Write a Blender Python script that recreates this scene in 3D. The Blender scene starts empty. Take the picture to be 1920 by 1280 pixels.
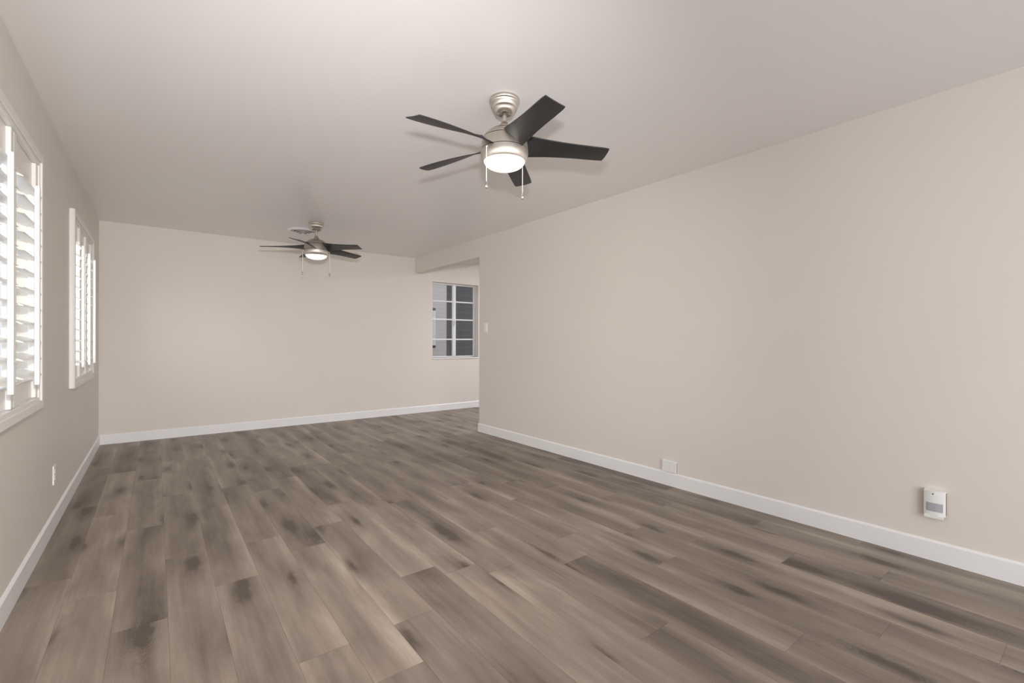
import bpy, bmesh, math, random
from mathutils import Vector, Matrix
PI = math.pi
S = bpy.context.scene
COL = S.collection
random.seed(7)

# ------------------------------------------------------------------ camera
F_PX, YAW, PITCH, ROLL, CAM_H = 869.25, 0.654698, -0.00140877, -0.00262873, 1.143766
cam_data = bpy.data.cameras.new('camera')
cam_data.sensor_width = 36.0
cam_data.lens = F_PX / 1920 * 36.0
cam_data.clip_start = 0.05
cam = bpy.data.objects.new('camera', cam_data)
COL.objects.link(cam)
right0 = Vector((math.cos(YAW), -math.sin(YAW), 0)); fwd0 = Vector((math.sin(YAW), math.cos(YAW), 0)); up0 = Vector((0, 0, 1))
fwd = fwd0 * math.cos(PITCH) + up0 * math.sin(PITCH)
up1 = up0 * math.cos(PITCH) - fwd0 * math.sin(PITCH)
rgt = right0 * math.cos(ROLL) + up1 * math.sin(-ROLL) * -1
rgt = (right0 * math.cos(ROLL) - up1 * math.sin(ROLL)).normalized()
upv = rgt.cross(fwd).normalized()
M = Matrix((rgt, upv, -fwd)).transposed().to_4x4()
M.translation = Vector((0, 0, CAM_H))
cam.matrix_world = M
S.camera = cam

# ------------------------------------------------------------------ colour management
S.view_settings.view_transform = 'Standard'
S.view_settings.look = 'None'
S.view_settings.gamma = 1.0
S.view_settings.use_curve_mapping = False
S.view_settings.exposure = 0.13
S.cycles.max_bounces = 12
S.cycles.diffuse_bounces = 8
S.cycles.transparent_max_bounces = 12
S.cycles.sample_clamp_indirect = 6.0
S.cycles.use_denoising = True

# ------------------------------------------------------------------ world and large lights
W = bpy.data.worlds.new('world'); S.world = W; W.use_nodes = True
wn = W.node_tree
bg = wn.nodes['Background']
sky = wn.nodes.new('ShaderNodeTexSky')
sky.sky_type = 'NISHITA'; sky.sun_disc = False; sky.sun_elevation = math.radians(52); sky.sun_rotation = math.radians(120)
mixw = wn.nodes.new('ShaderNodeMixRGB'); mixw.inputs[0].default_value = 0.8
mixw.inputs[2].default_value = (2.7, 2.6, 2.65, 1)
wn.links.new(sky.outputs[0], mixw.inputs[1]); wn.links.new(mixw.outputs[0], bg.inputs[0])
bg.inputs[1].default_value = 0.46

def area_light(name, loc, rot, sx, sy, power, color):
    d = bpy.data.lights.new(name, 'AREA'); d.shape = 'RECTANGLE'; d.size = sx; d.size_y = sy
    d.energy = power; d.color = color
    o = bpy.data.objects.new(name, d); COL.objects.link(o); o.location = loc; o.rotation_euler = rot
    return o
# added fill panel at the made-up glass door behind the camera
area_light('fill_behind_camera', (0.5, -2.62, 1.15), (math.radians(90), 0, 0), 2.2, 2.1, 72, (0.95, 0.975, 1.0))
# daylight outside the two shuttered windows on the left
area_light('daylight_near_window', (-1.35, 1.75, 1.75), (0, math.radians(-95), math.radians(28)), 2.3, 2.4, 34, (0.96, 0.975, 1.0))
area_light('daylight_far_window', (-1.35, 4.55, 1.75), (0, math.radians(-95), math.radians(28)), 2.3, 2.2, 80, (0.96, 0.975, 1.0))
# added fill panel under the side room ceiling, out of view
area_light('fill_side_room', (5.4, 5.0, 2.52), (0, 0, 0), 1.4, 1.1, 50, (0.93, 0.95, 1.0))
# the photographer's flash, just above the lens
def spot(name, loc, target, power, color, size, blend, soft):
    d = bpy.data.lights.new(name, 'SPOT'); d.energy = power; d.color = color; d.spot_size = math.radians(size); d.spot_blend = blend; d.shadow_soft_size = soft
    o = bpy.data.objects.new(name, d); COL.objects.link(o); o.location = loc
    o.rotation_euler = (Vector(target) - Vector(loc)).to_track_quat('-Z', 'Y').to_euler(); return o
spot('camera_flash', (0.03, 0.0, 1.43), (2.2, 6.4, 1.15), 262, (1.0, 0.965, 0.93), 104, 1.0, 0.04)

# ------------------------------------------------------------------ material helpers
def new_mat(name):
    m = bpy.data.materials.new(name); m.use_nodes = True
    return m, m.node_tree, m.node_tree.nodes['Principled BSDF']
def simple(name, col, rough=0.5, metal=0.0, spec=0.5, noise=0.0, nscale=6.0, bump=0.0, bscale=300.0, emit=None, estr=0.0, coat=0.0):
    m, nt, b = new_mat(name)
    b.inputs['Base Color'].default_value = (*col, 1); b.inputs['Roughness'].default_value = rough
    b.inputs['Metallic'].default_value = metal; b.inputs['Specular IOR Level'].default_value = spec
    b.inputs['Coat Weight'].default_value = coat
    tc = nt.nodes.new('ShaderNodeTexCoord')
    if noise > 0:
        n = nt.nodes.new('ShaderNodeTexNoise'); n.inputs['Scale'].default_value = nscale; n.inputs['Detail'].default_value = 4
        nt.links.new(tc.outputs['Object'], n.inputs['Vector'])
        r = nt.nodes.new('ShaderNodeValToRGB')
        r.color_ramp.elements[0].position = 0.3; r.color_ramp.elements[1].position = 0.7
        r.color_ramp.elements[0].color = (*[c * (1 - noise) for c in col], 1)
        r.color_ramp.elements[1].color = (*[min(1, c * (1 + noise)) for c in col], 1)
        nt.links.new(n.outputs['Fac'], r.inputs[0]); nt.links.new(r.outputs[0], b.inputs['Base Color'])
    if bump > 0:
        n2 = nt.nodes.new('ShaderNodeTexNoise'); n2.inputs['Scale'].default_value = bscale; n2.inputs['Detail'].default_value = 3
        nt.links.new(tc.outputs['Object'], n2.inputs['Vector'])
        bp = nt.nodes.new('ShaderNodeBump'); bp.inputs['Strength'].default_value = bump; bp.inputs['Distance'].default_value = 0.002
        nt.links.new(n2.outputs['Fac'], bp.inputs['Height']); nt.links.new(bp.outputs[0], b.inputs['Normal'])
    if emit:
        b.inputs['Emission Color'].default_value = (*emit, 1); b.inputs['Emission Strength'].default_value = estr
    return m

MAT = {}
MAT['wall'] = simple('beige_wall_paint', (0.79, 0.745, 0.695), 0.55, spec=0.35, noise=0.012, nscale=1.3, bump=0.12, bscale=140)
MAT['ceiling'] = simple('ceiling_paint', (0.88, 0.875, 0.88), 0.30, spec=0.30, noise=0.008, nscale=0.9, bump=0.03, bscale=90)
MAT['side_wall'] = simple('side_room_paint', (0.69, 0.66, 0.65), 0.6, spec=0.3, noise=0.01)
MAT['white'] = simple('white_trim_paint', (0.90, 0.905, 0.91), 0.35, noise=0.01, nscale=3)
MAT['shutter'] = simple('white_shutter_paint', (0.84, 0.82, 0.79), 0.3, noise=0.01, nscale=3)
MAT['plastic'] = simple('white_plastic', (0.89, 0.89, 0.88), 0.35, noise=0.01)
MAT['slot'] = simple('dark_slot', (0.03, 0.03, 0.03), 0.6, noise=0.05)
MAT['lens'] = simple('grey_sensor_lens', (0.45, 0.45, 0.49), 0.25, noise=0.03, nscale=60)
MAT['taupe_and_shade'] = simple('taupe_plastic_and_shade', (0.16, 0.14, 0.125), 0.6, noise=0.05)  # also paints the side shade of the blank plate and night light
MAT['black'] = simple('black_blade_finish', (0.022, 0.022, 0.023), 0.42, spec=0.6, noise=0.08, nscale=20)
MAT['gap'] = simple('black_seam', (0.01, 0.01, 0.01), 0.7, noise=0.05)
MAT['chain'] = simple('pull_chain_metal', (0.95, 0.94, 0.92), 0.4, metal=0.0, noise=0.05, nscale=400)
MAT['opal'] = simple('frosted_lamp_glass', (0.6, 0.58, 0.54), 0.35, noise=0.01, emit=(1.0, 0.87, 0.70), estr=1.5)
MAT['bulb'] = MAT['opal']
MAT['outside_wall'] = simple('outside_stucco', (0.27, 0.245, 0.255), 0.9, noise=0.15, nscale=2, bump=0.3)
MAT['concrete'] = simple('concrete_ground', (0.36, 0.34, 0.33), 0.9, noise=0.1, nscale=2)
MAT['leaf'] = simple('dry_leaf', (0.20, 0.19, 0.14), 0.8, noise=0.3, nscale=8)

def brushed():
    m, nt, b = new_mat('brushed_nickel')
    b.inputs['Metallic'].default_value = 1.0; b.inputs['Roughness'].default_value = 0.46
    b.inputs['Anisotropic'].default_value = 0.75
    tg = nt.nodes.new('ShaderNodeTangent'); tg.direction_type = 'RADIAL'; tg.axis = 'Z'; nt.links.new(tg.outputs[0], b.inputs['Tangent'])
    tc = nt.nodes.new('ShaderNodeTexCoord'); mp = nt.nodes.new('ShaderNodeMapping'); mp.inputs['Scale'].default_value = (3, 3, 700)
    n = nt.nodes.new('ShaderNodeTexNoise'); n.inputs['Scale'].default_value = 1.0; n.inputs['Detail'].default_value = 3
    r = nt.nodes.new('ShaderNodeValToRGB')
    r.color_ramp.elements[0].color = (0.52, 0.475, 0.43, 1); r.color_ramp.elements[1].color = (0.66, 0.61, 0.555, 1)
    nt.links.new(tc.outputs['Object'], mp.inputs[0]); nt.links.new(mp.outputs[0], n.inputs['Vector'])
    nt.links.new(n.outputs['Fac'], r.inputs[0]); nt.links.new(r.outputs[0], b.inputs['Base Color'])
    return m
MAT['nickel'] = brushed()

def glass():
    m, nt, b = new_mat('window_glass')
    nt.nodes.remove(b)
    out = nt.nodes['Material Output']
    g = nt.nodes.new('ShaderNodeBsdfGlossy'); g.inputs['Roughness'].default_value = 0.02
    t = nt.nodes.new('ShaderNodeBsdfTransparent'); t.inputs[0].default_value = (0.93, 0.95, 0.95, 1)
    lw = nt.nodes.new('ShaderNodeLayerWeight'); lw.inputs['Blend'].default_value = 0.5
    pw = nt.nodes.new('ShaderNodeMath'); pw.operation = 'POWER'; pw.inputs[1].default_value = 4.0; nt.links.new(lw.outputs['Facing'], pw.inputs[0])
    fr = nt.nodes.new('ShaderNodeMath'); fr.operation = 'MULTIPLY_ADD'; fr.inputs[1].default_value = 0.5; fr.inputs[2].default_value = 0.03; nt.links.new(pw.outputs[0], fr.inputs[0])
    mx = nt.nodes.new('ShaderNodeMixShader')
    nt.links.new(fr.outputs[0], mx.inputs[0]); nt.links.new(t.outputs[0], mx.inputs[1]); nt.links.new(g.outputs[0], mx.inputs[2])
    nt.links.new(mx.outputs[0], out.inputs[0])
    return m
MAT['glass'] = glass()

def siding(name, col, period, dark=0.75):
    m, nt, b = new_mat(name)
    b.inputs['Roughness'].default_value = 0.7
    tc = nt.nodes.new('ShaderNodeTexCoord'); sp = nt.nodes.new('ShaderNodeSeparateXYZ')
    nt.links.new(tc.outputs['Object'], sp.inputs[0])
    a = nt.nodes.new('ShaderNodeMath'); a.operation = 'DIVIDE'; a.inputs[1].default_value = period; nt.links.new(sp.outputs[2], a.inputs[0])
    f = nt.nodes.new('ShaderNodeMath'); f.operation = 'FRACT'; nt.links.new(a.outputs[0], f.inputs[0])
    r = nt.nodes.new('ShaderNodeValToRGB')
    r.color_ramp.elements[0].position = 0.06; r.color_ramp.elements[0].color = (*[c * dark for c in col], 1)
    r.color_ramp.elements[1].position = 0.14; r.color_ramp.elements[1].color = (*col, 1)
    nt.links.new(f.outputs[0], r.inputs[0]); nt.links.new(r.outputs[0], b.inputs['Base Color'])
    return m
MAT['siding_pale'] = siding('pale_lap_siding', (0.72, 0.68, 0.66), 0.085, 0.86)
MAT['siding_dark'] = siding('dark_lap_siding', (0.085, 0.082, 0.084), 0.14, 1.5)

def plank_mat():
    m, nt, b = new_mat('oak_vinyl_plank')
    L = nt.links
    def math_(op, a, b_=None, c=None, clamp=False):
        n = nt.nodes.new('ShaderNodeMath'); n.operation = op; n.use_clamp = clamp
        for i, v in enumerate((a, b_, c)):
            if v is None: continue
            if isinstance(v, (int, float)): n.inputs[i].default_value = v
            else: L.new(v, n.inputs[i])
        return n.outputs[0]
    def sstep(v, lo, hi):
        n = nt.nodes.new('ShaderNodeMapRange'); n.interpolation_type = 'SMOOTHSTEP'
        L.new(v, n.inputs[0]); n.inputs[1].default_value = lo; n.inputs[2].default_value = hi
        return n.outputs[0]
    def comb(x, y, z):
        n = nt.nodes.new('ShaderNodeCombineXYZ')
        for i, v in enumerate((x, y, z)):
            if isinstance(v, (int, float)): n.inputs[i].default_value = v
            else: L.new(v, n.inputs[i])
        return n.outputs[0]
    def noise(vec, detail=3, rough=0.5, dist=0.0):
        n = nt.nodes.new('ShaderNodeTexNoise'); n.inputs['Scale'].default_value = 1.0
        n.inputs['Detail'].default_value = detail; n.inputs['Roughness'].default_value = rough; n.inputs['Distortion'].default_value = dist
        L.new(vec, n.inputs['Vector']); return n.outputs['Fac']
    uvn = nt.nodes.new('ShaderNodeUVMap'); uvn.uv_map = 'UVMap'
    sx = nt.nodes.new('ShaderNodeSeparateXYZ'); L.new(uvn.outputs[0], sx.inputs[0])
    u, v = sx.outputs[0], sx.outputs[1]
    at = nt.nodes.new('ShaderNodeAttribute'); at.attribute_name = 'plank'
    sc = nt.nodes.new('ShaderNodeSeparateColor'); L.new(at.outputs['Color'], sc.inputs[0])
    r1, r2, r3 = sc.outputs[0], sc.outputs[1], sc.outputs[2]
    ro = math_('MULTIPLY', r1, 37.0); go = math_('MULTIPLY', r2, 53.0); bo = math_('MULTIPLY', r3, 29.0)
    # broad tone along the board
    broad = noise(comb(math_('MULTIPLY_ADD', u, 1.6, ro), math_('MULTIPLY_ADD', v, 7.0, go), bo), 3, 0.55, 0.3)
    streak = noise(comb(math_('MULTIPLY_ADD', u, 1.1, go), math_('MULTIPLY_ADD', v, 34.0, bo), ro), 4, 0.6, 0.2)
    fine = noise(comb(math_('MULTIPLY_ADD', u, 9.0, bo), math_('MULTIPLY_ADD', v, 420.0, ro), go), 3, 0.7)
    # darker heart wandering along the board, paler sapwood at one edge
    wob = math_('MULTIPLY', math_('SUBTRACT', noise(comb(math_('MULTIPLY_ADD', u, 1.4, ro), 3.1, go), 2), 0.5), 0.09)
    hv = math_('ABSOLUTE', math_('ADD', math_('SUBTRACT', v, math_('MULTIPLY_ADD', r2, 0.05, 0.065)), wob))
    heart = math_('SUBTRACT', 1.0, sstep(hv, 0.02, 0.105))
    # knots
    vor = nt.nodes.new('ShaderNodeTexVoronoi'); vor.voronoi_dimensions = '2D'; vor.inputs['Scale'].default_value = 1.0; vor.inputs['Randomness'].default_value = 0.75
    kn = noise(comb(math_('MULTIPLY_ADD', u, 12.0, ro), math_('MULTIPLY_ADD', v, 26.0, go), bo), 3, 0.6)
    kx = math_('ADD', math_('MULTIPLY_ADD', u, 1.35, ro), math_('MULTIPLY', math_('SUBTRACT', kn, 0.5), 0.16))
    ky = math_('ADD', math_('MULTIPLY_ADD', v, 5.0, go), math_('MULTIPLY', math_('SUBTRACT', kn, 0.5), 0.26))
    L.new(comb(kx, ky, 0), vor.inputs['Vector'])
    d = vor.outputs['Distance']
    cs = nt.nodes.new('ShaderNodeSeparateColor'); L.new(vor.outputs['Color'], cs.inputs[0])
    on = sstep(cs.outputs[0], 0.30, 0.42)
    size = math_('MULTIPLY_ADD', cs.outputs[1], 0.10, 0.085)
    core = math_('MULTIPLY', on, math_('SUBTRACT', 1.0, sstep(math_('DIVIDE', d, size), 0.0, 1.5)))
    halo = math_('MULTIPLY', on, math_('SUBTRACT', 1.0, sstep(d, 0.05, 0.42)))
    # cathedral rings round the knots
    rn = noise(comb(math_('MULTIPLY_ADD', u, 3.0, bo), math_('MULTIPLY_ADD', v, 14.0, ro), 1.0), 2, 0.5)
    ph = math_('ADD', math_('MULTIPLY', d, 190.0), math_('MULTIPLY', rn, 60.0))
    rings = math_('MULTIPLY_ADD', math_('SINE', ph), 0.5, 0.5)
    rmask = math_('MULTIPLY', math_('SUBTRACT', 1.0, sstep(d, 0.10, 0.55)), sstep(cs.outputs[2], 0.35, 0.65))
    rings = math_('MULTIPLY', math_('MULTIPLY', rings, rmask), on)
    # sum
    t = math_('MULTIPLY_ADD', math_('SUBTRACT', broad, 0.5), 1.10, 0.66)
    t = math_('ADD', t, math_('MULTIPLY', math_('SUBTRACT', streak, 0.5), 0.45))
    t = math_('ADD', t, math_('MULTIPLY', math_('SUBTRACT', fine, 0.5), 0.38))
    t = math_('SUBTRACT', t, math_('MULTIPLY', heart, math_('MULTIPLY_ADD', r3, 0.26, 0.12)))
    t = math_('ADD', t, math_('MULTIPLY', math_('SUBTRACT', r1, 0.5), 0.26))
    t = math_('SUBTRACT', t, math_('MULTIPLY', halo, 0.16))
    t = math_('SUBTRACT', t, math_('MULTIPLY', core, 0.42))
    t = math_('SUBTRACT', t, math_('MULTIPLY', rings, 0.17))
    ramp = nt.nodes.new('ShaderNodeValToRGB')
    e = ramp.color_ramp.elements
    e[0].position = 0.0; e[0].color = (0.105, 0.082, 0.066, 1)
    e[1].position = 1.0; e[1].color = (0.470, 0.398, 0.330, 1)
    k = ramp.color_ramp.elements.new(0.35); k.color = (0.215, 0.172, 0.140, 1)
    k = ramp.color_ramp.elements.new(0.65); k.color = (0.308, 0.253, 0.208, 1)
    L.new(t, ramp.inputs[0])
    # seams
    ev = math_('MINIMUM', v, math_('SUBTRACT', 0.18, v)); eu = math_('MINIMUM', u, math_('SUBTRACT', 1.22, u))
    seam = sstep(math_('MINIMUM', ev, eu), 0.0003, 0.0016)
    mx = nt.nodes.new('ShaderNodeMixRGB'); mx.blend_type = 'MULTIPLY'; mx.inputs[0].default_value = 1.0
    L.new(ramp.outputs[0], mx.inputs[1])
    sm = math_('MULTIPLY_ADD', seam, 0.35, 0.65)
    L.new(comb(sm, sm, sm), mx.inputs[2])
    L.new(mx.outputs[0], b.inputs['Base Color'])
    L.new(math_('MULTIPLY_ADD', fine, 0.12, 0.36), b.inputs['Roughness'])
    b.inputs['Specular IOR Level'].default_value = 0.35
    bp = nt.nodes.new('ShaderNodeBump'); bp.inputs['Strength'].default_value = 0.25; bp.inputs['Distance'].default_value = 0.001
    L.new(math_('ADD', math_('MULTIPLY', fine, 0.4), seam), bp.inputs['Height']); L.new(bp.outputs[0], b.inputs['Normal'])
    return m
MAT['plank'] = plank_mat()

# ------------------------------------------------------------------ mesh helpers
def box(bm, x0, x1, y0, y1, z0, z1):
    vs = [bm.verts.new(p) for p in ((x0,y0,z0),(x1,y0,z0),(x1,y1,z0),(x0,y1,z0),(x0,y0,z1),(x1,y0,z1),(x1,y1,z1),(x0,y1,z1))]
    for f in ((3,2,1,0),(4,5,6,7),(0,1,5,4),(1,2,6,5),(2,3,7,6),(3,0,4,7)): bm.faces.new([vs[i] for i in f])
def prism(bm, prof, axis, a0, a1):
    """extrude a closed 2-D profile along an axis; profile coords are the other two axes in x,y,z order"""
    def P(p, a):
        l = list(p); l.insert(axis, a); return l
    v0 = [bm.verts.new(P(p, a0)) for p in prof]; v1 = [bm.verts.new(P(p, a1)) for p in prof]
    n = len(prof)
    bm.faces.new(v0); bm.faces.new(v1[::-1])
    for i in range(n): bm.faces.new((v0[i], v1[i], v1[(i+1) % n], v0[(i+1) % n]))
def lathe(bm, prof, seg=48, c=(0, 0, 0), cap=True):
    rings = []
    for r, z in prof:
        if r < 1e-6: rings.append([bm.verts.new((c[0], c[1], c[2] + z))])
        else: rings.append([bm.verts.new((c[0] + r*math.cos(2*PI*i/seg), c[1] + r*math.sin(2*PI*i/seg), c[2] + z)) for i in range(seg)])
    for a, b in zip(rings, rings[1:]):
        for i in range(seg):
            j = (i + 1) % seg
            if len(a) == 1 and len(b) == 1: continue
            if len(a) == 1: bm.faces.new((a[0], b[i], b[j]))
            elif len(b) == 1: bm.faces.new((a[i], b[0], a[j]))
            else: bm.faces.new((a[i], b[i], b[j], a[j]))
    if cap:
        for rg in (rings[0], rings[-1]):
            if len(rg) > 2: bm.faces.new(rg)
def link(name, bm, mat, parent=None, smooth=False, bevel=0.0, seg=2, angle=40):
    bmesh.ops.recalc_face_normals(bm, faces=bm.faces)
    me = bpy.data.meshes.new(name); bm.to_mesh(me); bm.free()
    me.materials.append(MAT[mat] if isinstance(mat, str) else mat)
    o = bpy.data.objects.new(name, me); COL.objects.link(o)
    if smooth:
        for p in me.polygons: p.use_smooth = True
        me.set_sharp_from_angle(angle=math.radians(angle))
    if bevel > 0:
        md = o.modifiers.new('bevel', 'BEVEL'); md.width = bevel; md.segments = seg; md.limit_method = 'ANGLE'; md.angle_limit = math.radians(40)
    if parent is not None: o.parent = parent
    return o
def B(): return bmesh.new()
def boxo(name, mat, parent, dims, bevel=0.0):
    bm = B(); box(bm, *dims); return link(name, bm, mat, parent, bevel=bevel)
def tag(o, label, cat, group=None, kind=None):
    o['label'] = label; o['category'] = cat
    if group: o['group'] = group
    if kind: o['kind'] = kind
    return o
def thing(name, label, cat, loc=(0, 0, 0), group=None, kind=None):
    o = bpy.data.objects.new(name, None); COL.objects.link(o); o.location = loc; o.empty_display_size = 0.1
    return tag(o, label, cat, group, kind)
def copy_tree(o, parent=None):
    c = o.copy(); COL.objects.link(c); c.parent = parent
    for ch in list(o.children): copy_tree(ch, c)
    return c

# ------------------------------------------------------------------ room dimensions
XL, XR, YB, YF, H = -0.494, 3.2345, 6.7300, -2.70, 2.44
WT = 0.12
Y_OP = 4.89                      # the right wall ends here
Z_HD = 2.203                     # underside of the header
XE = 6.4                         # far side of the side room
W1 = (1.83, 3.33); W2 = (4.60, 5.83)          # clear openings of the left windows
WZ = (0.835, 2.035)
BW = (3.547, 4.430, 0.863, 2.100)             # casement window in the back wall

# floor: one mesh, one face per plank
def build_floor():
    bm = B(); uv = bm.loops.layers.uv.new('UVMap'); cl = bm.loops.layers.float_color.new('plank')
    PW, PL = 0.18, 1.22
    offs = {-3: 4.272, -2: 2.776, -1: 2.376, 0: 4.229, 1: 2.541, 2: 2.978, 3: 2.72, 6: 1.997, 8: 3.544, 9: 1.72, 10: 1.96,
            11: 1.422, 12: 0.554, 14: 1.05, 15: 0.687, 16: 1.373}
    rnd = random.Random(11)
    k0 = math.floor((XL - 0.04) / PW); k1 = math.ceil((XE - 0.04) / PW)
    for k in range(k0, k1):
        x0, x1 = 0.04 + PW*k, 0.04 + PW*(k+1)
        off = offs.get(k, rnd.uniform(0, PL)) % PL
        j = math.floor((YF - off) / PL)
        while off + PL*j < YB + 0.3:
            y0, y1 = off + PL*j, off + PL*(j+1); j += 1
            cx0, cx1, cy0, cy1 = max(x0, XL - 0.1), min(x1, XE), max(y0, YF), min(y1, YB + 0.1)
            if cx1 <= cx0 or cy1 <= cy0: continue
            vs = [bm.verts.new((cx0,cy0,0)), bm.verts.new((cx1,cy0,0)), bm.verts.new((cx1,cy1,0)), bm.verts.new((cx0,cy1,0))]
            f = bm.faces.new(vs); c = (rnd.random(), rnd.random(), rnd.random(), 1); flip = rnd.random() < 0.5
            for l in f.loops:
                a, b_ = l.vert.co.y - y0, l.vert.co.x - x0
                if flip: a, b_ = PL - a, PW - b_
                l[uv].uv = (a, b_); l[cl] = c
    # slab below
    box(bm, XL - 0.1, XE, YF, YB + 0.1, -0.12, -0.004)
    o = link('floor', bm, 'plank'); tag(o, 'grey brown oak plank floor running the length of the room', 'floor', kind='structure')
build_floor()

def struct(name, mat, boxes, label, cat, bevel=0.0):
    bm = B()
    for b in boxes: box(bm, *b)
    return tag(link(name, bm, mat, bevel=bevel), label, cat, kind='structure')
# left wall with two window openings
XO = XL - 0.15
struct('wall_left', 'wall', [
    (XO, XL, YF, W1[0], 0, H), (XO, XL, W1[0], W1[1], 0, WZ[0]), (XO, XL, W1[0], W1[1], WZ[1], H),
    (XO, XL, W1[1], W2[0], 0, H), (XO, XL, W2[0], W2[1], 0, WZ[0]), (XO, XL, W2[0], W2[1], WZ[1], H),
    (XO, XL, W2[1], YB, 0, H)], 'beige wall on the left holding the two shuttered windows', 'wall')
YO = YB + 0.15
struct('wall_back', 'wall', [
    (XO, BW[0], YB, YO, 0, 3.2), (BW[0], BW[1], YB, YO, 0, BW[2]), (BW[0], BW[1], YB, YO, BW[3], 3.2),
    (BW[1], XE + 0.12, YB, YO, 0, 3.2)], 'beige wall across the far end of the room', 'wall')
struct('wall_right', 'wall', [(XR, XR + WT, YF, Y_OP, 0, H), (XR, XR + WT, Y_OP, YB, Z_HD, H)],
       'long blank beige wall on the right with the opening beyond its end', 'wall')
# wall behind the camera, with an opening added to let fill light in
struct('wall_front', 'wall', [(XO, -0.3, YF - 0.12, YF, 0, H), (2.9, XR + WT, YF - 0.12, YF, 0, H), (-0.3, 2.9, YF - 0.12, YF, 2.25, H)],
       'beige wall behind the camera around the added glass door', 'wall')
# side room beyond the opening
XS = XR + WT
struct('wall_side_room', 'side_wall', [(XE, XE + 0.12, 3.0, YB, 0, 3.2), (XS, XE, 2.9, 3.0, 0, 3.2)], 'plain wall of the side room beyond the opening', 'wall')
bm = B()
box(bm, XO, XR + WT, YF - 0.12, YB, H, H + 0.12)
tag(link('ceiling', bm, 'ceiling'), 'smooth off white ceiling of the main room', 'ceiling', kind='structure')
bm = B()
zc = lambda x: 2.273 + 0.207 * (x - 3.38)
prism(bm, [(XS, zc(XS)), (XE, zc(XE)), (XE, zc(XE) + 0.1), (XS, zc(XS) + 0.1)], 1, 3.0, YB)
tag(link('ceiling_side_room', bm, 'wall'), 'sloping beige ceiling seen through the opening', 'ceiling', kind='structure')

# baseboards: flat board with an eased top
BH, BT = 0.106, 0.012
def prof(x, s): return [(x, 0), (x + s*BT, 0), (x + s*BT, BH - 0.010), (x + s*(BT - 0.005), BH - 0.003), (x + s*0.004, BH), (x, BH)]
def base(name, parts, label):
    bm = B()
    for pr, ax, a, b in parts: prism(bm, pr, ax, a, b)
    tag(link(name, bm, 'white'), label, 'baseboard', kind='structure')
base('baseboard_left', [(prof(XL, 1), 1, YF, YB - BT)], 'white baseboard along the left wall under the windows')
base('baseboard_back', [(prof(YB, -1), 0, XL + 0.0, XE)], 'white baseboard along the far wall')
base('baseboard_right', [(prof(XR, -1), 1, YF, Y_OP + BT), (prof(Y_OP, 1), 0, XR, XR + WT + 0.0)], 'white baseboard along the right wall ending at the opening')

# ------------------------------------------------------------------ windows
def left_window(n, y0, y1, label):
    w = thing('window_%d' % n, label, 'window', (XO + 0.03, (y0 + y1) / 2, WZ[0]), kind='structure')
    hy, hz = (y1 - y0) / 2, WZ[1] - WZ[0]
    bm = B(); fw = 0.045
    box(bm, 0, 0.05, -hy, -hy + fw, 0, hz); box(bm, 0, 0.05, hy - fw, hy, 0, hz)
    box(bm, 0, 0.05, -hy + fw, hy - fw, 0, fw); box(bm, 0, 0.05, -hy + fw, hy - fw, hz - fw, hz)
    box(bm, 0.005, 0.045, -0.03, 0.03, fw, hz - fw)
    link('window_frame', bm, 'white', w, bevel=0.003)
    for s in (-1, 1):
        bm = B(); a, b = (0.03, hy - fw) if s > 0 else (-hy + fw, -0.03)
        box(bm, 0.022, 0.027, a, b, fw, hz - fw); link('pane', bm, 'glass', w)
left_window(1, *W1, 'white sliding window behind the nearer shutters')
left_window(2, *W2, 'white sliding window behind the farther shutters')

# casement window in the back wall (seen through the opening)
w3 = thing('window_3', 'white eight-pane casement window seen through the opening', 'window', ((BW[0]+BW[1])/2, YB + 0.11, BW[2]), kind='structure')
ox = (BW[0]+BW[1])/2; hw = (BW[1]-BW[0])/2; hh = BW[3]-BW[2]
bm = B(); f = 0.024
box(bm, -hw, -hw+f, 0, 0.035, 0, hh); box(bm, hw-f, hw, 0, 0.035, 0, hh)
box(bm, -hw+f, hw-f, 0, 0.035, 0, f); box(bm, -hw+f, hw-f, 0, 0.035, hh-f, hh)
mx0, mx1 = 3.985 - ox, 4.042 - ox
box(bm, mx0, mx1, -0.006, 0.035, f, hh - f)
link('window_frame', bm, 'white', w3, bevel=0.003)
bm = B()
for z in (1.802, 1.500, 1.166):
    for a, b in ((-hw + f, mx0), (mx1, hw - f)): box(bm, a, b, 0.002, 0.028, z - BW[2] - 0.011, z - BW[2] + 0.011)
link('muntins', bm, 'white', w3, bevel=0.002)
for a, b in ((-hw + f, mx0), (mx1, hw - f)):
    bm = B(); box(bm, a, b, 0.012, 0.016, f, hh - f); link('pane', bm, 'glass', w3)
bm = B(); box(bm, mx0 + 0.018, mx0 + 0.038, -0.016, -0.006, 0.53, 0.60); box(bm, mx0 + 0.022, mx0 + 0.034, -0.034, -0.016, 0.54, 0.63)
link('latch', bm, 'white', w3, bevel=0.003)
bm = B(); box(bm, -hw, hw, -0.125, 0.0, -0.018, 0.0)
sill = link('window_sill', bm, 'white', w3, bevel=0.003)
w4 = thing('window_4', 'added wide glass door behind the camera, unseen, for fill light', 'window', (1.3, YF - 0.06, 0), kind='structure')  # made-up door framing the opening for the fill light
bm = B()
for a in (-1.6, -0.03, 1.55): box(bm, a, a + 0.05, -0.03, 0.03, 0, 2.25)
for z in (0.0, 2.20): box(bm, -1.55, 1.55, -0.03, 0.03, z, z + 0.05)
link('window_frame', bm, 'white', w4, bevel=0.003)

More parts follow.
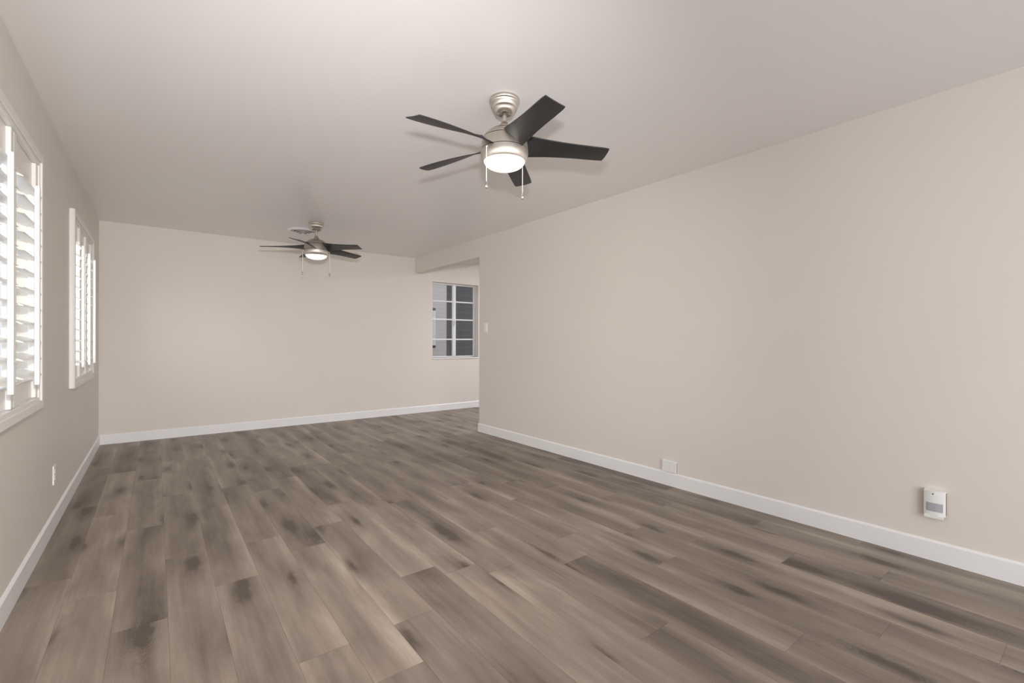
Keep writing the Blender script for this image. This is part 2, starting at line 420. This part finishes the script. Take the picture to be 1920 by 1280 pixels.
# ------------------------------------------------------------------ plantation shutters
def shutter_unit(y0, y1, npan, label, bmat='shutter'):
    """y0..y1 outer frame; wall face at XL; origin at the frame's lower middle on the wall"""
    zb, zt = 0.792, 2.085
    cy = (y0 + y1) / 2; hy = (y1 - y0) / 2; hz = zt - zb
    t = thing('plantation_shutter', label, 'window shutter', (XL, cy, zb), 'plantation shutters on the left wall')
    fw = 0.060; ft = 0.032
    bm = B()
    # moulded frame: flat outer band and a stepped inner lip, mitred look
    for a0, a1, z0, z1 in ((-hy, -hy + fw, 0, hz), (hy - fw, hy, 0, hz), (-hy + fw, hy - fw, 0, fw), (-hy + fw, hy - fw, hz - fw, hz)):
        box(bm, 0, ft - 0.008, a0, a1, z0, z1)
    g = 0.018
    for a0, a1, z0, z1 in ((-hy, -hy + fw - g, 0, hz), (hy - fw + g, hy, 0, hz), (-hy + fw - g, hy - fw + g, 0, fw - g), (-hy + fw - g, hy - fw + g, hz - fw + g, hz)):
        box(bm, ft - 0.009, ft, a0, a1, z0, z1)
    link('frame', bm, bmat, t, bevel=0.004, seg=3)
    iy0, iy1, iz0, iz1 = -hy + fw + 0.002, hy - fw - 0.002, fw + 0.002, hz - fw - 0.002
    pw = (iy1 - iy0) / npan
    zl0, zl1 = 0.945 - zb, 1.905 - zb          # louver field
    pt, lt = 0.018, -0.010
    for i in range(npan):
        a0, a1 = iy0 + i*pw + 0.0015, iy0 + (i+1)*pw - 0.0015
        sw = 0.046
        bm = B()
        box(bm, lt, pt, a0, a0 + sw, iz0, iz1); box(bm, lt, pt, a1 - sw, a1, iz0, iz1)
        box(bm, lt, pt - 0.015, a0 + sw, a1 - sw, iz0, zl0); box(bm, lt, pt - 0.015, a0 + sw, a1 - sw, zl1, iz1)
        p = link('shutter_panel', bm, bmat, t, bevel=0.003)
        # louvers: elliptical section, tilted, room edge low
        bm = B(); n = 12; pitch = (zl1 - zl0) / n; ang = math.radians(-20); cxl = (lt + pt)/2 - 0.004
        for k in range(n):
            zc_ = zl0 + pitch*(k + 0.5); pr = []
            for q in range(14):
                th = 2*PI*q/14; ex, ez = 0.0435*math.cos(th), 0.0050*math.sin(th)
                pr.append((cxl + ex*math.cos(ang) - ez*math.sin(ang), zc_ + ex*math.sin(ang) + ez*math.cos(ang)))
            prism(bm, pr, 1, a0 + sw + 0.002, a1 - sw - 0.002)
        link('louvers', bm, bmat, p, smooth=True)
        cyp = (a0 + a1)/2
        bm = B(); rx = cxl + 0.0435*math.cos(ang) + 0.003
        box(bm, rx, rx + 0.018, cyp - 0.012, cyp + 0.012, 0.932 - zb, 1.852 - zb + 0.01)
        link('tilt_rod', bm, bmat, p, bevel=0.004, seg=3)
        for hzv in (0.2, hz - 0.2):
            pass
    return t
shutter_unit(1.77, 3.388, 3, 'white louvered shutters on the nearer left window, cut by the photo edge')
shutter_unit(4.548, 5.875, 3, 'white three-panel louvered shutters on the farther left window')

# ------------------------------------------------------------------ ceiling fans
def blade_mesh():
    """one blade along +X, counter-clockwise (+Y) edge low"""
    bm = B(); NR, NC = 16, 8; R0, R1 = 0.122, 0.562
    top, bot = [], []
    for i in range(NR + 1):
        s = i / NR
        beta = math.radians(36 + (12 - 36) * (1 - (1 - s)**2.2))
        chord = 0.124 - 0.006*math.sin(PI*min(1, s*1.3)) - 0.014*s
        row_t, row_b = [], []
        for j in range(NC + 1):
            c = j / NC - 0.5
            if s > 0.985: cc = c * 0.95
            elif s > 0.96: cc = c * 0.99
            else: cc = c
            ty = cc*chord*math.cos(beta); dz = -cc*chord*math.sin(beta) - 0.012*(1 - (2*c)**2)*0.25
            rroot = math.sqrt(max(0.0, R0**2 - ty**2))
            rtip = R1 - 0.003 - 0.012*c - 0.002*(2*c)**2
            x = rroot + (rtip - rroot)*s
            zc_ = 0.0 - 0.025*s
            row_t.append(bm.verts.new((x, ty, zc_ + dz + 0.0028))); row_b.append(bm.verts.new((x, ty, zc_ + dz - 0.0028)))
        top.append(row_t); bot.append(row_b)
    for i in range(NR):
        for j in range(NC):
            bm.faces.new((top[i][j], top[i+1][j], top[i+1][j+1], top[i][j+1]))
            bm.faces.new((bot[i][j], bot[i][j+1], bot[i+1][j+1], bot[i+1][j]))
        bm.faces.new((top[i][0], bot[i][0], bot[i+1][0], top[i+1][0]))
        bm.faces.new((top[i][NC], top[i+1][NC], bot[i+1][NC], bot[i][NC]))
    for j in range(NC):
        bm.faces.new((top[0][j], top[0][j+1], bot[0][j+1], bot[0][j]))
        bm.faces.new((top[NR][j], bot[NR][j], bot[NR][j+1], top[NR][j+1]))
    return bm
def tube(bm, p, q, r, seg=8):
    p, q = Vector(p), Vector(q); d = (q - p).normalized(); a = d.orthogonal().normalized(); b = d.cross(a)
    A = [bm.verts.new(p + a*r*math.cos(2*PI*i/seg) + b*r*math.sin(2*PI*i/seg)) for i in range(seg)]
    C = [bm.verts.new(q + a*r*math.cos(2*PI*i/seg) + b*r*math.sin(2*PI*i/seg)) for i in range(seg)]
    for i in range(seg): bm.faces.new((A[i], A[(i+1) % seg], C[(i+1) % seg], C[i]))
    bm.faces.new(A); bm.faces.new(C[::-1])

def make_fan(loc, base_deg, chain_rot, chain_r, chain_end, drop, label):
    """origin on the ceiling above the fan"""
    t = thing('ceiling_fan', label, 'ceiling fan', loc, 'five-blade ceiling fans')
    z = lambda h: h - H
    bm = B()
    lathe(bm, [(0.0, z(2.4395)), (0.079, z(2.4395)), (0.081, z(2.436)), (0.081, z(2.424)), (0.077, z(2.420)), (0.074, z(2.418)), (0.0725, z(2.408)),
               (0.068, z(2.394)), (0.063, z(2.388)), (0.059, z(2.385)), (0.056, z(2.376)), (0.048, z(2.364)), (0.040, z(2.360)), (0.034, z(2.361)),
               (0.022, z(2.366)), (0.021, z(2.372)), (0.0, z(2.372))], 56, cap=False)
    link('canopy', bm, 'nickel', t, smooth=True, angle=50)
    y = lambda h: h - H - drop
    bm = B(); lathe(bm, [(0.0, z(2.3715)), (0.012, z(2.3715)), (0.012, y(2.285)), (0.0, y(2.285))], 24, cap=False)
    link('downrod', bm, 'nickel', t, smooth=True)
    bm = B(); lathe(bm, [(0.0125, y(2.322)), (0.016, y(2.320)), (0.018, y(2.311)), (0.025, y(2.302)), (0.031, y(2.292)), (0.0325, y(2.283)), (0.0125, y(2.283))], 32, cap=False)
    link('coupling_cover', bm, 'nickel', t, smooth=True)
    bm = B(); lathe(bm, [(0.0125, y(2.2825)), (0.036, y(2.2825)), (0.052, y(2.279)), (0.077, y(2.268)), (0.099, y(2.251)), (0.111, y(2.237)), (0.1170, y(2.225)), (0.0125, y(2.225))], 64, cap=False)
    link('motor_cap', bm, 'nickel', t, smooth=True, angle=50)
    bm = B(); lathe(bm, [(0.0, y(2.225)), (0.1155, y(2.225)), (0.1160, y(2.221)), (0.0, y(2.221))], 64, cap=False)
    link('upper_seam', bm, 'gap', t, smooth=True)
    bm = B(); lathe(bm, [(0.0, y(2.221)), (0.1190, y(2.221)), (0.1225, y(2.204)), (0.1255, y(2.182)), (0.1265, y(2.163)), (0.0, y(2.163))], 64, cap=False)
    link('motor_housing', bm, 'nickel', t, smooth=True, angle=50)
    bm = B(); lathe(bm, [(0.0, y(2.163)), (0.1245, y(2.163)), (0.1248, y(2.159)), (0.0, y(2.159))], 64, cap=False)
    link('lower_seam', bm, 'gap', t, smooth=True)
    bm = B(); lathe(bm, [(0.0, y(2.159)), (0.1275, y(2.159)), (0.1272, y(2.142)), (0.1250, y(2.127)), (0.1200, y(2.112)), (0.1135, y(2.103)), (0.1110, y(2.103)), (0.1105, y(2.107)), (0.0, y(2.107))], 64, cap=False)
    link('light_kit', bm, 'nickel', t, smooth=True, angle=50)
    bm = B(); pr = [(0.1098, y(2.1065))]
    for i in range(1, 13):
        a = PI/2*i/12; pr.append((0.1098*math.cos(a)**0.9 if i < 12 else 0.0, y(2.1065) - 0.045*math.sin(a)))
    lathe(bm, pr, 64, cap=True)
    link('lamp_shade', bm, 'opal', t, smooth=True, angle=60)
    b0 = None
    for k in range(5):
        if b0 is None:
            b = link('fan_blade', blade_mesh(), 'black', t, smooth=True, angle=45); b0 = b
        else:
            b = b0.copy(); COL.objects.link(b)
        b.location = (0, 0, y(2.193)); b.rotation_euler = (0, 0, math.radians(base_deg + 72*k))
    for ang in chain_rot:
        a = math.radians(ang); cx_, cy_ = math.cos(a), math.sin(a); x, yy = chain_r*cx_, chain_r*cy_
        bm = B()
        tube(bm, (0.122*cx_, 0.122*cy_, y(2.150)), (x, yy, y(2.150)), 0.003)
        zt_, zb_ = y(2.150), z(chain_end + 0.037); n = 60
        tube(bm, (x, yy, zt_), (x, yy, zb_), 0.0021, 6)
        for i in range(n):
            zz = zt_ + (zb_ - zt_)*(i + .5)/n
            lathe(bm, [(0, 0.0018), (0.0025, 0), (0, -0.0018)], 6, (x, yy, zz), cap=False)
        c = link('pull_chain', bm, 'chain', t, smooth=True)
        bm = B(); q = z(chain_end)
        lathe(bm, [(0.0, q + .039), (0.0035, q + .037), (0.0040, q + .031), (0.0078, q + .024), (0.0088, q + .016), (0.0078, q + .007), (0.0035, q + .001), (0.0, q)], 20, (x, yy, 0), cap=False)
        link('pull_knob', bm, 'nickel', c, smooth=True)
    return t
fan1 = make_fan((1.483, 2.003, H), -103.5, (-171, 4), 0.1325, 1.929, 0.0, 'ceiling fan nearest the camera, black blades and lit frosted dome')
fan2 = make_fan((1.410, 5.410, H), -125.7, (168, -14), 0.138, 1.862, 0.020, 'ceiling fan near the far wall in front of the round vent, lamp lit')

# ------------------------------------------------------------------ round ceiling vent
v = thing('ceiling_vent', 'round white ceiling air diffuser just behind the farther fan', 'vent', (1.372, 5.845, H))
bm = B(); lathe(bm, [(0.160, 0.0), (0.168, -0.004), (0.160, -0.014), (0.136, -0.020), (0.124, -0.014), (0.124, 0.0)], 56, cap=False)
bm.faces.new([bm.verts.new((0.1239*math.cos(2*PI*i/32), 0.1239*math.sin(2*PI*i/32), -0.0008)) for i in range(32)])
link('rim', bm, 'white', v, smooth=True)
bm = B(); lathe(bm, [(0.0, -0.001), (0.122, -0.001), (0.122, -0.003), (0.0, -0.003)], 40, cap=False); link('duct_opening', bm, 'slot', v)
bm = B()
for r, zz in ((0.112, -0.016), (0.086, -0.025), (0.060, -0.034), (0.034, -0.043)):
    lathe(bm, [(r - 0.012, zz + 0.008), (r, zz + 0.001), (r + 0.003, zz + 0.001), (r + 0.003, zz - 0.003), (r - 0.008, zz - 0.001)], 48, cap=False)
bmesh.ops.recalc_face_normals(bm, faces=bm.faces)
link('diffuser_rings', bm, 'white', v, smooth=True)
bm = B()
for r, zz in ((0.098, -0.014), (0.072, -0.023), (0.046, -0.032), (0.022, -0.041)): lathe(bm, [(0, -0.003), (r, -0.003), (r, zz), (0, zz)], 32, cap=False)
link('throat', bm, 'taupe_and_shade', v)
bm = B()
lathe(bm, [(0.0, -0.0405), (0.012, -0.0405), (0.012, -0.047), (0.0, -0.047)], 24, cap=False)
link('damper_knob', bm, 'white', v, smooth=True)

# ------------------------------------------------------------------ wall plates
def rocker_switch():
    t = thing('light_switch', 'white light switch on the right wall beside the opening', 'light switch', (XR, 4.742, 1.303))
    boxo('wall_plate', 'plastic', t, (-0.007, 0, -0.036, 0.036, -0.058, 0.058), 0.003)
    bm = B(); prism(bm, [(-0.012, -0.032), (-0.0065, -0.034), (-0.0065, 0.034), (-0.009, 0.032)], 1, -0.016, 0.016)
    link('rocker', bm, 'plastic', t, bevel=0.001)
rocker_switch()
t = thing('wall_outlet', 'thin white outlet plate low on the left wall between the windows', 'outlet', (XL, 3.93, 0.323))
boxo('wall_plate', 'plastic', t, (0, 0.007, -0.036, 0.036, -0.058, 0.058), 0.003)
for s in (-1, 1):
    bm = B(); lathe(bm, [(0, 0.0), (0.016, 0.0), (0.0155, 0.002), (0, 0.002)], 24, cap=False)
    bmesh.ops.rotate(bm, verts=bm.verts, matrix=Matrix.Rotation(PI/2, 3, 'Y')); bmesh.ops.translate(bm, verts=bm.verts, vec=(0.0068, 0, s*0.02))
    r = link('socket', bm, 'plastic', t, smooth=True)
    bm = B(); box(bm, 0.0086, 0.0092, -0.007, -0.005, s*0.02 - 0.003, s*0.02 + 0.005); box(bm, 0.0086, 0.0092, 0.005, 0.007, s*0.02 - 0.003, s*0.02 + 0.005)
    link('slots', bm, 'slot', r)
t = thing('blank_wall_plate', 'small white blank plate sitting on the right baseboard', 'wall plate', (XR, 2.151, 0.108))
boxo('wall_plate', 'plastic', t, (-0.016, -0.008, -0.064, 0.064, 0.0, 0.088), 0.003)
tag_ = boxo('shade_body', 'taupe_and_shade', t, (-0.008, 0, -0.062, 0.062, 0.0, 0.080), 0.001)  # dark colour stands for the shade along the plate's edge
boxo('plate_lip', 'plastic', t, (-0.008, 0, -0.064, 0.064, 0.081, 0.088), 0.001)
tag_['label'] = 'dark body behind the plate, painting the shade on its side'
bm = B()
for s in (-1, 1): lathe(bm, [(0, -0.0012), (0.003, -0.0012), (0.003, 0.001), (0, 0.001)], 12, (0, 0, 0), cap=False)
bmesh.ops.rotate(bm, verts=bm.verts, matrix=Matrix.Rotation(PI/2, 3, 'Y')); bmesh.ops.translate(bm, verts=bm.verts, vec=(-0.016, 0, 0.044))
link('screw', bm, 'white', t)

# plug-in motion sensor night light
t = thing('night_light', 'white plug-in night light with grey sensor window on the right wall', 'night light', (XR, 0.5715, 0.306))
bm = B(); n = 10; prf = []
hwn = 0.0435
for i in range(n + 1):
    yy = -hwn + 2*hwn*i/n; prf.append((-0.030 - 0.010*(1 - (yy/hwn)**2), yy))
prf += [(-0.024, hwn), (-0.024, -hwn)]
prism(bm, prf, 2, -0.062, 0.066)
box(bm, -0.024, 0.0, -0.0435, 0.0435, 0.059, 0.066)
body = link('housing', bm, 'plastic', t, bevel=0.003)
bm = B(); prf = []
for i in range(n + 1):
    yy = -0.034 + 0.066*i/n; prf.append((-0.0312 - 0.010*(1 - (yy/hwn)**2), yy))
prf += [(-0.031, 0.032), (-0.031, -0.034)]
prism(bm, prf, 2, -0.040, 0.004)
link('sensor_window', bm, 'lens', t)
bm = B(); box(bm, -0.0385, -0.028, -0.036, 0.040, -0.076, -0.060); link('lower_lip', bm, 'plastic', t, bevel=0.002)
bm = B(); lathe(bm, [(0, -0.001), (0.003, -0.001), (0.003, 0.001), (0, 0.001)], 12, cap=False)
bmesh.ops.rotate(bm, verts=bm.verts, matrix=Matrix.Rotation(PI/2, 3, 'Y')); bmesh.ops.translate(bm, verts=bm.verts, vec=(-0.0405, 0.004, 0.050))
link('indicator', bm, 'slot', t)
tag_ = boxo('shade_base', 'taupe_and_shade', t, (-0.024, 0, -0.0425, 0.0425, -0.056, 0.058), 0.002)  # side shade of the night light, put into the body colour
tag_['label'] = 'back body in dark taupe, painting the shade on its side'

# ------------------------------------------------------------------ outside
tag(boxo('ground', 'concrete', None, (-9, XO, -6, 24, -0.25, -0.12)), 'pale concrete ground outside the left windows', 'ground', kind='structure')
tag(boxo('patio_ground', 'concrete', None, (XO, 12, YO, 14, -0.25, -0.12)), 'concrete patio outside the casement window', 'ground', kind='structure')
tag(boxo('garden_wall', 'outside_wall', None, (-3.3, -3.12, -4, 24, -0.12, 2.5), 0.01), 'greyish stucco garden wall glimpsed through the left shutters', 'wall')
# patio seen through the casement window
tag(boxo('siding_wall', 'siding_pale', None, (2.2, 4.69, 8.30, 8.45, -0.12, 4.2), 0.0), 'pale lap-sided wall outside the left panes of the casement window', 'wall')
tag(boxo('siding_wall', 'siding_dark', None, (3.4, 9.0, 9.6, 9.75, -0.12, 4.6), 0.0), 'dark lap-sided wall outside the right panes of the casement window', 'wall')

t = thing('drainpipe', 'thin white pipe on the pale siding outside the casement window', 'pipe', (4.378, 8.26, 1.05))
bm = B(); lathe(bm, [(0.0, 0.0), (0.034, 0.0), (0.034, 0.69), (0.0, 0.69)], 20, cap=False); link('pipe', bm, 'white', t, smooth=True)
for zz in (-0.05, 0.69):
    bm = B(); lathe(bm, [(0.0, 0.0), (0.037, 0.0), (0.037, 0.05), (0.0, 0.05)], 20, (0, 0, zz), cap=False); link('pipe_collar', bm, 'slot' if zz < 0 else 'taupe_and_shade', t, smooth=True)
